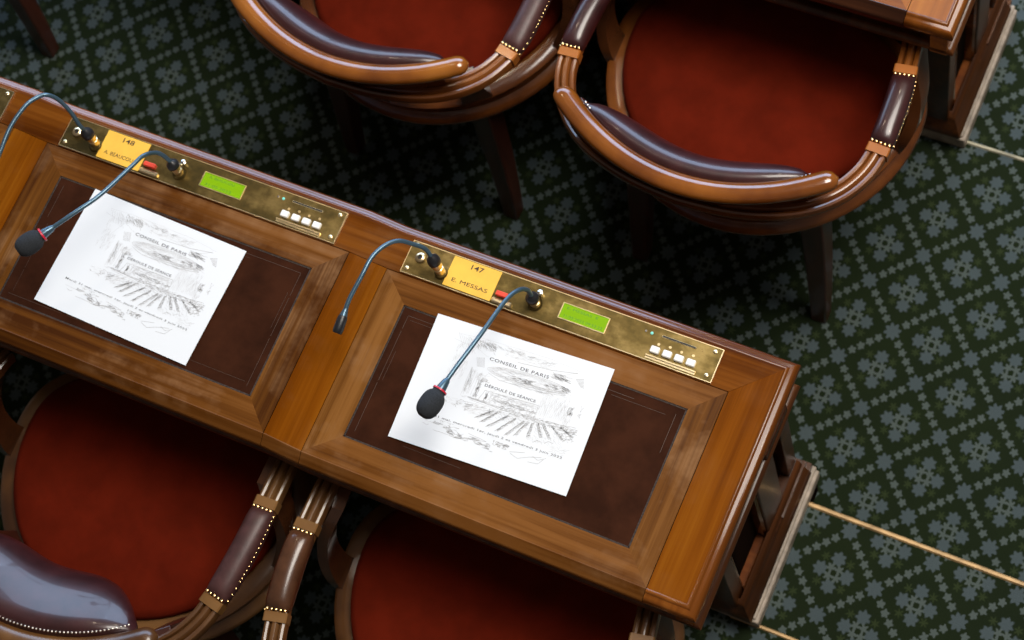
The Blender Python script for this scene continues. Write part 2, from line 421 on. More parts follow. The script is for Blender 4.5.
    fin(k, 'front_edge_moulding', LX if near else W_BODYX, ang=50)
    # apron / cornice below the top
    k = MB()
    for a, b in zip(xs[:-1] + [.5817], xs[1:] + [.640]): k.box(a, b, .018, .034, -.082, -.030)
    k.box(.622, .640, .018, .372, -.082, -.030); k.box(XL, .640, .362, .374, -.082, -.030) if not near else k.box(-.06, .640, .362, .374, -.082, -.030)
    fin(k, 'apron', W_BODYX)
    cp = [(0, 0), (.006, 0), (.011, -.004), (.012, -.010), (.007, -.015), (.005, -.020), (0, -.020)]
    k = MB(); k.sweep([(-a, c) for a, c in cp], [(-1.0 if not near else -.03, .374, -.068), (.655, .376, -.068), (.655, -.006, -.068)] + [(x, -.006, -.068) for x in (.5, 0, -.0705, -.36, -P_, -.7227, XL)])
    for a, b in zip(xs[:-1] + [.5817], xs[1:] + [.640]): k.box(a, b, -.006, .03, -.086, -.070)
    cp2 = [(0, 0), (.012, 0), (.014, -.006), (.008, -.014), (0, -.018)]
    fin(k, 'cornice_moulding', W_BODY, ang=50)
    k = MB(); k.box(.626, .6565, -.0165, .381, -.088, -.0325)
    fin(k, 'end_rail', WY, bevel=.002)
    # carcass: modesty panel and the end pedestals
    def pedestal(xr, mirror=False):
        s = -1 if mirror else 1
        def X(v): return xr + s * (v - .657)
        def bx_(mb, a, b, *r): lo, hi = sorted((X(a), X(b))); mb.box(lo, hi, *r)
        k = MB(); bx_(k, .55, .600, .15, .405, -.74, -.082)
        bx_(k, .55, .618, .125, .157, -.70, -.082); bx_(k, .55, .620, .378, .412, -.70, -.082)      # stiles
        bx_(k, .55, .616, .157, .378, -.13, -.082)
        fin(k, 'pedestal', W_BODY, bevel=.002)
        k = MB(); bx_(k, .599, .602, .158, .268, -.665, -.135); bx_(k, .599, .602, .338, .377, -.665, -.135)
        fin(k, 'side_panel', W_PANEL)
        k = MB(); bx_(k, .598, .624, .268, .338, -.70, -.12); bx_(k, .598, .632, .262, .345, -.12, -.082); bx_(k, .598, .664, .258, .345, -.082, -.046)
        bx_(k, .598, .634, .262, .345, -.70, -.655)
        fin(k, 'pilaster', W_BODYX, bevel=.003)
        bp = [(0, -.70), (.024, -.70), (.026, -.69), (.020, -.676), (.010, -.655), (.006, -.640), (0, -.636)]
        k = MB()
        path = [(X(.622), .41, 0), (X(.622), .138, 0), (X(.55), .138, 0)] if True else None
        sg = 1 if not mirror else -1
        k.sweep([(-a * sg * -1 * -1, c) for a, c in bp], path)
        k.box(min(X(.55), X(.646)), max(X(.55), X(.646)), .119, .300, -.7055, -.699)
        bx_(k, .55, .644, .302, .424, -.705, -.680); bx_(k, .55, .636, .306, .418, -.680, -.655); bx_(k, .55, .629, .310, .414, -.655, -.645)
        fin(k, 'base_moulding', W_BODY, ang=50)
        k = MB(); pz = [(X(.622), .157), (X(.622), .157)]
        fr = [(0, 0), (.008, .001), (.010, .006), (.005, .011), (0, .012)]
        # thin bead round the recessed panel
        for (ya, yb) in ((.158, .267),):
            q = [(X(.602), ya, -.665), (X(.602), yb, -.665), (X(.602), yb, -.135), (X(.602), ya, -.135)]
            k.sweep([(-.004, 0), (.004, 0), (.004, .014), (0, .018), (-.004, .014)], q, up=(s, 0, 0), closed_path=True)
        fin(k, 'panel_bead', W_EDGE)
        k = MB(); bx_(k, .55, .657, .119, .424, -.75, -.712); bx_(k, .55, .651, .124, .428, -.712, -.705)
        fin(k, 'skirting_shoe', W_SHOE, bevel=.003)
        bx = MB(); bx_(bx, .55, .650, .371 if near else .15, .42, -.85 if near else -.7495, -.749)
        if near: fin(bx, 'plinth', W_PANEL)
    pedestal(.657)
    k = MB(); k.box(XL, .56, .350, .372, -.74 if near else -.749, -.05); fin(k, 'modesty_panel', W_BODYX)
    for xm in (-.035, -.69, -1.34):
        k = MB(); k.box(xm - .018, xm + .018, .13, .352, -.749, -.034); fin(k, 'partition', W_BODYX)
    return root
build_desk(True, (0, 0, H), 'long foreground wooden desk with brown leather-inset lids, holding both sheets and microphones')
build_desk(False, (.011, 1.055, H + LOW), 'end of orange-brown wooden desk at upper right, above the complete armchair')

# ------------------------------------------------------------------ control panels
def seat_pt(m_, x, y): return (x + m_ * P_, y + (0, .0047, .0097)[-m_] if m_ <= 0 else y)
def screw(mb, x, y, z=.0035):
    mb.lathe([(.0036, -.001), (.0036, .0004), (.0026, .0012), (.0012, .0014)], (x, y, z), n=12)
def panel(m_, label, num, name):
    ox, oy = seat_pt(m_, 0, 0)
    root = thing('control_panel', label, 'control panel', (ox + .2876, oy + .3515, H), 0, 'brass voting panels let into the desk')
    cx, cy = .2876, .3515
    def fin(mb, nm, mats, parent=root, **kw):
        mb.v = [(x - cx, y - cy, z) for x, y, z in mb.v]; return mb.build(nm, mats, parent, **kw)
    x0, x1, y0, y1 = .0227, .5524, .3240, .3791
    k = MB().mat(0).box(x0, x1, y0, y1, .0003, .0032)
    k.mat(1)
    k.box(x0, x1, y1 - .0008, y1 + .0004, .0003, .0036); k.box(x1 - .0012, x1 + .0003, y0, y1, .0003, .0036)
    k.box(x0, x1, y0 - .0008, y0 + .0005, .0003, .0034); k.box(x0 - .0003, x0 + .0008, y0, y1, .0003, .0034)
    plate = fin(k, 'plate', [BRASS, BRASSP])
    k = MB().box(.0967, .1797, .3262, .3772, .0032, .0044); npl = fin(k, 'name_plate', NPLATE)
    npl['label'] = 'yellow engraved name plate'
    text_obj('engraved_number', num, .1405 - cx, .3685 - cy, .0047, .0212, .0084, INKB, npl, .012, 0, 1.0)
    wid = .062 if name == 'E. MESSAS' else .056
    text_obj('engraved_name', name, (.139 if wid > .06 else .135) - cx, .3395 - cy, .0047, wid, .0064, INKB, npl, .0)
    # green display
    k = MB(); k.box(.2920, .3690, .3400, .3648, .0032, .0036)
    scr = fin(k, 'display_screen', LCD); scr['label'] = 'lit green display'
    k = MB(); k.box(.2908, .2925, .3392, .3656, .0032, .0046); k.box(.3685, .3700, .3392, .3656, .0032, .0042); k.box(.2908, .37, .3388, .3402, .0032, .0046); k.box(.2908, .37, .3646, .3658, .0032, .0042)
    fin(k, 'display_bezel', BRASSP, scr)
    if m_ == 0:
        text_obj('display_text', 'E. MESSAS  E', .326 - cx, .3590 - cy, .0038, .052, .0042, INKG, scr)
        text_obj('display_text', '31:05:2022 09:53:22', .331 - cx, .3455 - cy, .0038, .066, .0042, INKG, scr)
    elif m_ == -1:
        text_obj('display_text', 'A. BEAUCOU', .326 - cx, .3590 - cy, .0038, .048, .0042, INKG, scr)
        text_obj('display_text', '31:05:2022', .325 - cx, .3455 - cy, .0038, .05, .0042, INKG, scr)
    for x in (.454, .474, .4935, .513):
        k = MB().bbox(x - .0072, x + .0072, .3365, .3475, .0032, .0085, .0014); b_ = fin(k, 'vote_button', BUTW)
    k = MB().box(.443, .5245, .3300, .3322, .0032, .0065); k.box(.443, .5245, .3265, .3300, .0032, .0040); fin(k, 'button_rail', BRASSP)
    k = MB().bbox(.455, .512, .3655, .3690, .0032, .0045, .001); sl = fin(k, 'card_slot', BRASSP)
    k = MB().box(.4565, .5105, .3662, .3684, .0040, .0047); fin(k, 'slot_opening', DARKH, sl)
    k = MB()
    for x, y in ((.4555, .353), (.474, .3545), (.493, .3535), (.512, .3545)):
        k.lathe([(.0022, 0), (.0022, .0006), (.0014, .0006), (.0014, .0002)], (x, y, .0032), n=12)
    fin(k, 'marker_rings', BRASSP)
    k = MB().lathe([(.0024, 0), (.0024, .0012), (.001, .0018)], (.439, .366, .0032), n=12); fin(k, 'indicator_light', LED)
    k = MB().lathe([(.002, 0), (.002, .0008)], (.429, .3665, .0032), n=12); fin(k, 'indicator_ring', SILV)
    k = MB().bbox(.1850, .2075, .3385, .3465, .0032, .0105, .0012); rb = fin(k, 'call_button', BUTR); rb['label'] = 'red button'
    k = MB().bbox(.1815, .2165, .3262, .3345, .0032, .0090, .002); fin(k, 'button_guard', BRASSP)
    k = MB().lathe([(.0085, 0), (.0090, .0012), (.0080, .0042), (.0055, .0060), (.0040, .0062), (.0038, .0030)], (.0455, .3545, .0032), n=20)
    j = fin(k, 'socket', BRASSP); k = MB().lathe([(.0038, 0), (.0030, .0006)], (.0455, .3545, .0070), n=16); fin(k, 'socket_hole', DARKH, j)
    k = MB().lathe([(.004, 0), (.0035, .006), (.0048, .009), (.0048, .013), (.002, .0145)], (.253, .3635, .0032), n=16); fin(k, 'lock_knob', SILV)
    k = MB().lathe([(.011, 0), (.0115, .002), (.009, .005), (.004, .005)], (.2500, .3470, .0032), n=20); fin(k, 'microphone_collar', BRASS)
    k = MB().lathe([(.0105, 0), (.011, .002), (.009, .004), (.004, .004)], (.0875, .3430, .0032), n=20); fin(k, 'microphone_collar', BRASS)
    for x, y in ((.541, .372), (.542, .3325), (.031, .332), (.031, .3735)):
        k = MB(); screw(k, x, y, .0032); fin(k, 'screw', BRASSP)
    return root
panel(0, 'brass panel with yellow plate 147 E. MESSAS, red button, green screen', '147', 'E. MESSAS')
panel(-1, 'brass panel with yellow plate 148 A. BEAUCOU, upper left of the desk', '148', 'A. BEAUCOU')
# only the right corner of the third panel shows
ox, oy = seat_pt(-2, 0, 0)
root = thing('control_panel', 'brass panel corner at the left edge of the photo, mostly cut off', 'control panel', (ox + .5, oy + .3515, H), 0, 'brass voting panels let into the desk')
k = MB().mat(0).box(-.477, .0524, -.0275, .0276, .0003, .0032); k.mat(1)
k.box(-.477, .0524, .0268, .028, .0003, .0036); k.box(.0512, .0527, -.0275, .0276, .0003, .0036); k.box(-.477, .0524, -.0283, -.027, .0003, .0034)
k.build('plate', [BRASS, BRASSP], root)
for x, y in ((.041, .0205), (.042, -.019)):
    k = MB(); screw(k, x, y, .0032); k.build('screw', BRASSP, root)

# ------------------------------------------------------------------ microphones
def microphone(label, base, pts, foam, r=.0036, tip=None):
    bx, by = base
    root = thing('gooseneck_microphone', label, 'microphone', (bx, by, H + .0032), 0, 'gooseneck microphones plugged into the desk')
    def loc(p): return (p[0] - bx, p[1] - by, p[2] - .0032)
    P = [loc(p) for p in pts]
    # plug standing in the panel and pointing at the first stem point
    a = Vector(P[0]); d = a.normalized(); L = a.length
    k = MB()
    prof = [(.0075, 0), (.0080, L * .10), (.0080, L * .28), (.0066, L * .30), (.0066, L * .36), (.0085, L * .38), (.0085, L * .55), (.0070, L * .57)]
    k.lathe(prof, (0, 0, 0), d, 20); k.build('plug', BRASSP, root)
    k = MB().lathe([(.0072, L * .57), (.0105, L * .60), (.0110, L * .74), (.0092, L * .88), (.0050, L * .98), (.0035, L * 1.03)], (0, 0, 0), d, 20)
    k.build('plug_collar', BLK, root)
    C = lerp_curve(P, 8)
    k = MB().tube(C, r, 12); k.build('gooseneck', STEM, root)
    e = Vector(P[-1]); dd = (Vector(P[-1]) - Vector(P[-2])).normalized()
    if foam:
        k = MB().lathe([(r, -.004), (.0055, 0), (.0075, .012), (.0078, .016)], tuple(e), dd, 20); k.build('capsule_neck', STEM, root)
        k = MB().lathe([(.0078, .0155), (.0115, .016), (.0118, .0185), (.0078, .019)], tuple(e), dd, 20); k.build('light_ring', RING, root)
        q = []
        R, Lf = .0178, .046
        for i in range(0, 15):
            t = i / 14; z = .018 + Lf * t
            rr = R * (max(0, 1 - abs((t - .52) / .52) ** 2.6)) ** (1 / 2.2)
            rr = max(rr, .0100 * (1 - t) if t < .1 else 0)
            q.append((max(rr, .0004), z))
        k = MB().lathe(q, tuple(e), dd, 24); k.build('foam_windshield', FOAM, root)
    else:
        k = MB().lathe([(r, -.002), (.0048, .003), (.0062, .009), (.0064, .010)], tuple(e), dd, 18); k.build('capsule_neck', STEM, root)
        k = MB().lathe([(.0064, .0095), (.0078, .013), (.0082, .030), (.0078, .036), (.0066, .038), (.0062, .034), (.001, .034)], tuple(e), dd, 18); k.build('capsule', BLK, root)
    return root
microphone('microphone with black foam tip hanging over the sheet below panel 147', (.250, .347), [(.248, .349, .036), (.2445, .350, .055), (.238, .339, .075), (.231, .312, .09), (.224, .244, .11), (.213, .18, .12), (.2095, .158, .122)], True)
microphone('bent microphone with bare black tip pointing at the gap between the lids', (.0875, .343), [(.075, .352, .045), (.066, .356, .060), (.049, .352, .075), (.033, .345, .09), (.02, .328, .1), (.011, .302, .105), (.009, .27, .105), (.005, .231, .1), (.0052, .212, .096)], False)
microphone('microphone with black foam tip beside the sheet below panel 148, near the left edge', (-.402, .352), [(-.410, .357, .036), (-.418, .358, .052), (-.426, .354, .065), (-.431, .337, .085), (-.437, .308, .095), (-.454, .245, .11), (-.474, .202, .12), (-.497, .164, .122)], True)
microphone('bent microphone curving out of the photo at upper left', (-.5650, .351), [(-.574, .356, .045), (-.577, .357, .06), (-.592, .368, .08), (-.609, .374, .1), (-.622, .371, .115), (-.632, .361, .12), (-.642, .338, .125), (-.648, .295, .125), (-.646, .251, .12), (-.6465, .22, .115)], False)

# ------------------------------------------------------------------ printed sheets
def sheet(label, x, y, th, seed, zoff=0.0):
    root = thing('printed_sheet', label, 'sheet of paper', (x, y, H), th, 'printed programme sheets on the desk')
    z0 = .0006
    k = MB().box(0, .297, 0, .210, z0 - .0002, z0 + .0006); pg = k.build('page', PAPER, root)
    Z = z0 + .0007
    R = random.Random(3)
    d = MB(); D = MB()
    def ln(pts, w=.35, jit=.25, tgt=d):
        q = []
        for (a, b), (c, e_) in zip(pts[:-1], pts[1:]):
            n = max(1, int(hypot(c - a, e_ - b) / 6))
            for i in range(n):
                t = i / n; q.append((a + (c - a) * t + R.uniform(-jit, jit), b + (e_ - b) * t + R.uniform(-jit, jit)))
        q.append(pts[-1]); tgt.ribbon([(u / 1000, v / 1000) for u, v in q], w / 1000, Z)
    def hatch(u0, v0, u1, v1, n, ang, length, w=.3, tgt=d, spread=.4):
        for _ in range(n):
            a = R.uniform(u0, u1); b = R.uniform(v0, v1); l = length * R.uniform(.4, 1.2); g = ang + R.uniform(-spread, spread)
            tgt.ribbon([(a / 1000, b / 1000), ((a + l * cos(g)) / 1000, (b + l * sin(g)) / 1000)], w / 1000, Z)
    def scrib(u0, v0, u1, v1, n, w=.35, tgt=D, step=3):
        a, b = R.uniform(u0, u1), R.uniform(v0, v1); q = [(a, b)]
        for _ in range(n):
            a = min(max(a + R.uniform(-step, step * 1.1), u0), u1); b = min(max(b + R.uniform(-step * .6, step * .6), v0), v1); q.append((a, b))
        ln(q, w, .1, tgt)
    # coved ceiling of the chamber
    ln([(40, 180), (78, 175), (66, 150)], .3); ln([(44, 190), (95, 194), (200, 195), (250, 190)], .25)
    ln([(57, 187), (100, 168), (205, 168)], .3); ln([(245, 187), (210, 168)], .35); ln([(150, 174), (206, 178.5), (246, 186)], .5, .2, D)
    for i in range(6): ln([(44 + i * 4.5, 191 - i * 1.6), (60 + i * 4.2, 169 - i * .6)], .35)
    for i in range(7): ln([(86 + i * 1.9, 162 + i * .5), (92 + i * 1.8, 148 + i * .3)], .45, .15, D)
    for i in range(7): ln([(246 + i * 1.7, 176 - i * 1.4), (258 + i * .8, 180 - i * 2.2)], .55, .15, D)
    hatch(72, 180, 108, 193, 70, -.7, 9, .35, D); hatch(90, 186, 150, 193, 60, -.2, 8, .3); hatch(120, 178, 205, 190, 90, .1, 7, .28)
    hatch(160, 182, 205, 189, 30, 1.0, 5, .3); hatch(207, 168, 232, 176, 60, -.1, 9, .4, D); hatch(60, 176, 80, 190, 25, -.9, 9, .3)
    # oval cornice
    for k_ in range(4):
        q = [(176 + (68 - k_ * 2.5) * cos(t) * (1 if abs(cos(t)) < .9 else .99), 152 + (10 - k_ * 1.5) * sin(t) + .03 * 60 * cos(t)) for t in [i * pi / 18 for i in range(0, 37)]]
        ln(q, .35, .35, d if k_ % 2 else D)
    hatch(112, 143, 240, 158, 120, .02, 11, .3); hatch(150, 146, 180, 152, 40, .0, 9, .4, D); hatch(200, 150, 222, 157, 35, .05, 6, .4, D); hatch(228, 152, 242, 160, 35, -.4, 6, .4, D)
    hatch(135, 138, 215, 146, 50, .0, 10, .3)
    ln([(112, 144), (134, 138), (206, 140), (240, 147)], .4, .4, D)
    # walls, columns and the tribune
    for u in (84, 88, 92, 96, 100, 103): ln([(u, 142 + R.uniform(-3, 3)), (u + R.uniform(-2, 1), 100 + R.uniform(-4, 4))], .4)
    hatch(84, 102, 92, 142, 90, 1.5, 6, .35); hatch(103, 100, 108, 128, 55, 1.5, 6, .5, D); hatch(121, 98, 124, 112, 26, 1.5, 5, .6, D)
    hatch(60, 118, 74, 148, 45, 1.4, 8, .25); hatch(50, 120, 60, 176, 40, 1.4, 9, .22)
    ln([(118, 116), (206, 119), (206, 98), (112, 97), (118, 116)], .45, .3, D); ln([(130, 112), (205, 113)], .4); ln([(128, 104), (206, 106)], .35)
    hatch(126, 98, 204, 112, 170, 1.5, 4.5, .3); hatch(130, 104, 205, 109, 70, .05, 8, .35, D); hatch(124, 113, 204, 118, 70, .05, 7, .3)
    for i in range(16): ln([(208 + i * 3.2, 138 - i * .4), (208 + i * 3.0, 103 + i * .3)], .25, .4)
    hatch(206, 104, 250, 140, 110, 1.5, 10, .22)
    hatch(252, 118, 260, 130, 45, 1.4, 5, .4, D); hatch(268, 118, 273, 138, 14, 1.2, 4, .35, D); hatch(250, 98, 262, 118, 25, 1.5, 8, .25)
    hatch(96, 128, 112, 138, 40, .6, 5, .3); hatch(108, 126, 118, 132, 22, 1.2, 3, .4, D)
    ln([(100, 98), (150, 95), (210, 97), (274, 104)], .4, .4, D); ln([(100, 95), (160, 92), (216, 93), (275, 99)], .35, .4)
    hatch(150, 92, 275, 101, 210, .1, 5, .35, D); hatch(84, 96, 150, 99, 50, .0, 8, .3)
    # benches fanning out to the viewer
    fan = [((140, 88), (118, 70), 13), ((150, 90), (128, 66), 14), ((166, 89), (140, 62), 16), ((178, 88), (156, 60), 16), ((192, 88), (172, 58), 14), ((198, 88), (186, 62), 13), ((206, 90), (206, 66), 14), ((213, 92), (226, 72), 14), ((222, 93), (240, 74), 12), ((236, 95), (258, 80), 12), ((250, 97), (272, 88), 9)]
    for (a, b), (c, e_), n in fan:
        ln([(a, b), (c, e_)], .6, .3, D); ln([(a + 3, b), (c + 4.5, e_)], .35, .3)
        for i in range(n):
            t = i / n; u = a + (c - a) * t; v = b + (e_ - b) * t
            hatch(u - 1, v - 1, u + 2.5, v + 1, 4, .6, 3.2, .45, D)
    hatch(132, 80, 200, 92, 110, -.5, 5, .35); hatch(205, 64, 262, 92, 120, -.6, 5, .3); hatch(254, 78, 274, 97, 60, .8, 4, .45, D)
    hatch(96, 74, 140, 90, 90, .45, 8, .3); hatch(60, 78, 100, 92, 30, .1, 9, .25)
    for i in range(9): scrib(60 + i * 4, 76 + (i % 3) * 4, 90 + i * 4, 84 + (i % 3) * 4, 8, .3)
    # loose figures and flourishes in the foreground
    ln([(38, 43), (60, 42), (75, 45)], .4); ln([(44, 38), (50, 36), (54, 38)], .4, .4, D)
    for i in range(8): scrib(60, 30 + i * 2, 112, 36 + i * 2, 16, .4, D, 6)
    for i in range(5): scrib(84, 30 + i, 158, 34 + i * 1.5, 22, .35, D, 8)
    ln([(64, 32), (100, 31), (150, 40), (118, 44)], .4, .4, D)
    for i in range(7): scrib(160, 38, 186, 46, 12, .4, D, 5)
    ln([(190, 37), (209, 42), (213, 43)], .5, .2, D); ln([(192, 35), (205, 31), (213, 35), (222, 39), (240, 44)], .5, .3, D); ln([(222, 31), (238, 33), (244, 42)], .5, .2, D); ln([(226, 42), (236, 38), (247, 45)], .45, .3, D)
    ln([(218, 62), (224, 67), (230, 66)], .5, .2, D); ln([(236, 66), (241, 71), (249, 70)], .5, .2, D)
    scrib(156, 28, 166, 31, 6, .4); hatch(246, 56, 276, 66, 20, .3, 6, .35)
    d.build('pencil_drawing', INKL, pg); D.build('pencil_drawing', INK, pg)
    t = lambda s, u0, u1, v, h, bold=.0, sp=1.0: text_obj('printed_text', s, (u0 + u1) / 2000, v / 1000, Z + .0001, (u1 - u0) / 1000, h / 1000, INKT, pg, bold, 0, sp)
    # blank bands the lettering stands on
    k = MB(); k.box(.104, .207, .1625, .1695, Z - .0004, Z + .00005); k.box(.113, .201, .1205, .1280, Z - .0004, Z + .00005); k.box(.030, .272, .0498, .0562, Z - .0004, Z + .00005)
    k.build('text_band', PAPER, pg)
    t('CONSEIL DE PARIS', 106, 205, 166.3, 5.2, .012, 1.15)
    t('D\u00c9ROUL\u00c9 DE S\u00c9ANCE', 114.5, 199.5, 124.6, 5.6, .012, 1.1)
    t('Mardi 31 mai, mercredi 1er, jeudi 2 et vendredi 3 juin 2022', 32, 270, 53, 4.6, .006, 1.1)
    return root
sheet('white printed sheet on the leather lid below panel 147, nearer the desk end', .1194, .0705, .0431, 1)
sheet('white printed sheet on the leather lid below panel 148, at the left', -.5372, .0689, -.0371, 2)

# ------------------------------------------------------------------ armchairs
CY = .06
def outline(r, n=72, fy=1.0, front=.60):
    pts = []
    for i in range(n):
        a = 2 * pi * i / n; c, s_ = cos(a), sin(a)
        if s_ > 0: s_ = (s_ ** .85) * front
        pts.append((r * (1 if s_ <= 0 else 1.0) * (abs(c) ** (1 if s_ <= 0 else .9)) * (1 if c >= 0 else -1), CY + r * s_))
    return pts
def arc(R, a0, a1, n, z=0.0):      # angle measured from the back (-y), positive to the right
    return [(R * sin(a0 + (a1 - a0) * i / n), CY - R * cos(a0 + (a1 - a0) * i / n), z) for i in range(n + 1)]
def armchair(label, x, y, z, rz, pad=LEATH, rpad=None, lpad=None, group=None, nail=NAIL, splayL=0.0, reclined=False, splayR=0.0, padR=(-.098, .036), padL=(-.098, .036), wood_=None, block=None):
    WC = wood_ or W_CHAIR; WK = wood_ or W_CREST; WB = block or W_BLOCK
    root = thing('armchair', label, 'armchair', (x, y, z), rz, group)
    # seat frame
    prof = [(-.075, .392), (-.075, .446), (-.030, .452), (-.014, .449), (-.008, .443), (-.010, .437), (-.016, .432), (-.018, .420), (-.017, .408), (-.010, .404), (-.003, .398), (0, .390), (-.003, .381), (-.012, .376), (-.05, .374)]
    rings = []
    for o_, h in prof: rings.append([(px, py, h) for px, py in outline(.2965 + o_)])
    rings.append(rings[0])
    MB().loft(rings).build('seat_frame', WC, root, ang=40)
    # seat cushion
    rings = [[(px, py, h) for px, py in outline(r)] for r, h in ((.20, .44), (.252, .446), (.257, .456), (.254, .466), (.243, .473), (.20, .479), (.12, .484), (.04, .486))]
    MB().loft(rings, True, True, True).build('seat', SEATM, root, ang=70)
    # arm rail: one horseshoe with reeded top
    A = [(.258, .135, .640), (.262, .115, .646), (.270, .06, .652), (.278, .0, .655), (.281, -.06, .655), (.280, -.105, .655), (.271, -.15, .655), (.247, -.195, .656), (.205, -.235, .658), (.150, -.262, .660), (.080, -.280, .662), (0, -.287, .662)]
    half = lerp_curve(A, 4); full = [Vector((p.x, p.y, p.z)) for p in half] + [Vector((-p.x, p.y, p.z)) for p in half[:-1][::-1]]
    if splayR: full = [Vector((p.x + (splayR * max(0, (p.y + .12) / .18) if p.x > 0 else 0), p.y, p.z)) for p in full]
    if splayL: full = [Vector((p.x + (splayL * max(0, (p.y + .12) / .24) if p.x < 0 else 0), p.y, p.z)) for p in full]
    reed = [(-.018, -.016), (-.018, -.003), (-.0165, .001), (-.013, .0025), (-.0095, .001), (-.0075, -.0045), (-.0055, .001), (-.003, .0035), (0, .0042), (.003, .0035), (.0055, .001), (.0075, -.0045), (.0095, .001), (.013, .0025), (.0165, .001), (.018, -.003), (.018, -.016), (0, -.020)]
    MB().sweep(reed, full, cap=True).build('arm_rail', WC, root, ang=30)
    def armpt(sgn, yy):
        best = min((p for p in full if p.x * sgn > .2 or abs(p.x) > .2 and p.x * sgn > 0), key=lambda p: abs(p.y - yy)); return best
    # arm pads with their wooden blocks and nail rows
    for sg, pm in ((1, rpad or pad), (-1, lpad or pad)):
        lo, hi = padR if sg > 0 else padL
        dense = lerp_curve([tuple(p) for p in full], 8)
        seg = [p for p in dense if p.x * sg > .15 and lo <= p.y <= hi][::4]
        if seg[0].y < seg[-1].y: seg = seg[::-1]
        seg = lerp_curve([tuple(p) for p in seg], 1)
        n = len(seg); scl = []
        for i in range(n):
            t = i / (n - 1); b_ = (1 - (2 * t - 1) ** 8)
            scl.append((.94 + .14 * b_, .35 + .65 * b_ ** .6 + .25 * sin(pi * t)))
        prof2 = [(-.0185, -.012), (-.0200, -.002), (-.0190, .006), (-.0150, .0115), (-.008, .0145), (0, .0155), (.008, .0145), (.0150, .0115), (.0190, .006), (.0200, -.002), (.0185, -.012)]
        pd = MB().sweep(prof2, seg, scale=scl).build('arm_pad', pm, root, ang=60)
        nb = MB()
        P = [Vector(p) for p in seg]
        L = 0
        for a, b in zip(P[:-1], P[1:]):
            L += (b - a).length
            if L > .0062:
                L = 0; t = (b - a).normalized(); sd = t.cross(Vector((0, 0, 1))).normalized()
                out = 1 if (sd.x * sg) > 0 else -1
                nb.ball(tuple(b + sd * out * .0206 + Vector((0, 0, -.001))), .0022, 6)
        for e_, nx in ((P[0], P[1]), (P[-1], P[-2])):
            t = (nx - e_).normalized(); sd = t.cross(Vector((0, 0, 1))).normalized()
            for j in range(5): nb.ball(tuple(e_ + t * .001 + sd * (-.015 + .0075 * j) + Vector((0, 0, .0065))), .0031, 6)
        nb.build('nail_trim', nail, pd)
        for e_, nx in ((P[0], P[1]), (P[-1], P[-2])):
            t = (nx - e_).normalized()
            q = [e_ - t * .018 , e_ - t * .002]
            MB().sweep([(-.0195, -.018), (-.0195, .0035), (-.0175, .0055), (.0175, .0055), (.0195, .0035), (.0195, -.018)], [tuple(p) for p in q]).build('arm_block', WB, root, ang=30)
        # curved support from the arm front down to the seat frame
        S = lerp_curve([(sg * .262, .118, .632), (sg * .276, .090, .600), (sg * .292, .060, .555), (sg * .293, .035, .510), (sg * .283, .020, .470), (sg * .272, .018, .440)], 5)
        n = len(S)
        rings = []
        for i, p in enumerate(S):
            t = i / (n - 1); w = .018 + .012 * abs(2 * t - 1)
            rings.append([(p.x - sg * .010, p.y - w, p.z), (p.x + sg * .010, p.y - w, p.z), (p.x + sg * .013, p.y, p.z), (p.x + sg * .010, p.y + w, p.z), (p.x - sg * .010, p.y + w, p.z)])
        MB().loft(rings, True, True, True).build('arm_support', W_SUP, root, ang=40)
    # crest rail riding on the back of the horseshoe
    n = 88; a1 = radians(44.0)
    rings = []
    for i in range(n + 1):
        t = i / n; a = -a1 + 2 * a1 * t
        e_ = min(t, 1 - t) * n
        k_ = sqrt(max(.0, 1 - (1 - min(e_ / 3.6, 1)) ** 2)); k_ = max(k_, .08)
        R = .3515 + .006 * (abs(2 * t - 1)) ** 3; zz = .716 - .004 * cos(a * 3)
        cxx, cyy = R * sin(a), CY - R * cos(a); rx, ry = sin(a), -cos(a)
        ring = []
        for j in range(16):
            q = 2 * pi * j / 16; rr = .0195 * cos(q) * k_; hh = .0175 * sin(q) * k_
            lean = rr + hh * .25
            ring.append((cxx + rx * lean, cyy + ry * lean, zz + hh))
        rings.append(ring)
    MB().loft(rings, True, True, True).build('crest_rail', WK, root, ang=60)
    # wooden back between crest and horseshoe
    rings = []
    a2 = radians(35.5)
    for i in range(31):
        a = -a2 + 2 * a2 * i / 30; rx, ry = sin(a), -cos(a)
        kz = 1 - .15 * abs(a / a2) ** 2
        rings.append([(R * rx, CY + R * ry, zz) for R, zz in ((.325, .640), (.352, .640), (.356, .655), (.352, .672), (.360, .700), (.345, .708), (.334, .700), (.326, .670))])
    MB().loft(rings, True, True, True).build('back_rail', WC, root, ang=35)
    # back pad
    a3 = radians(37.5); rings = []; nn = 40
    prof3 = [(.338, .690), (.335, .704), (.328, .713), (.318, .7155), (.305, .710), (.293, .700), (.280, .680), (.268, .650), (.257, .610), (.248, .565), (.242, .530), (.242, .515), (.250, .508), (.275, .52), (.320, .600)]
    if reclined: prof3 = [(.338, .705), (.335, .718), (.328, .727), (.316, .729), (.300, .722), (.280, .711), (.260, .699), (.240, .684), (.224, .664), (.216, .642), (.216, .620), (.226, .605), (.262, .59), (.320, .640)]
    for i in range(nn + 1):
        t = i / nn; a = -a3 + 2 * a3 * t; e_ = abs(2 * t - 1); k_ = (1 - e_ ** 6)
        ring = []
        for R, zz in prof3:
            R2 = .333 + (R - .333) * (.14 + .86 * (1 - e_ ** 4.5) ** .7) if R < .333 else R
            z2 = .695 + (zz - .695) * (.10 + .90 * k_)
            ring.append((R2 * sin(a), CY - R2 * cos(a), z2))
        rings.append(ring)
    bp = MB().loft(rings, True, True, True).build('backrest_pad', pad, root, ang=60)
    nb = MB(); NR, NZ = (.3290, .7265) if reclined else (.3295, .7015)
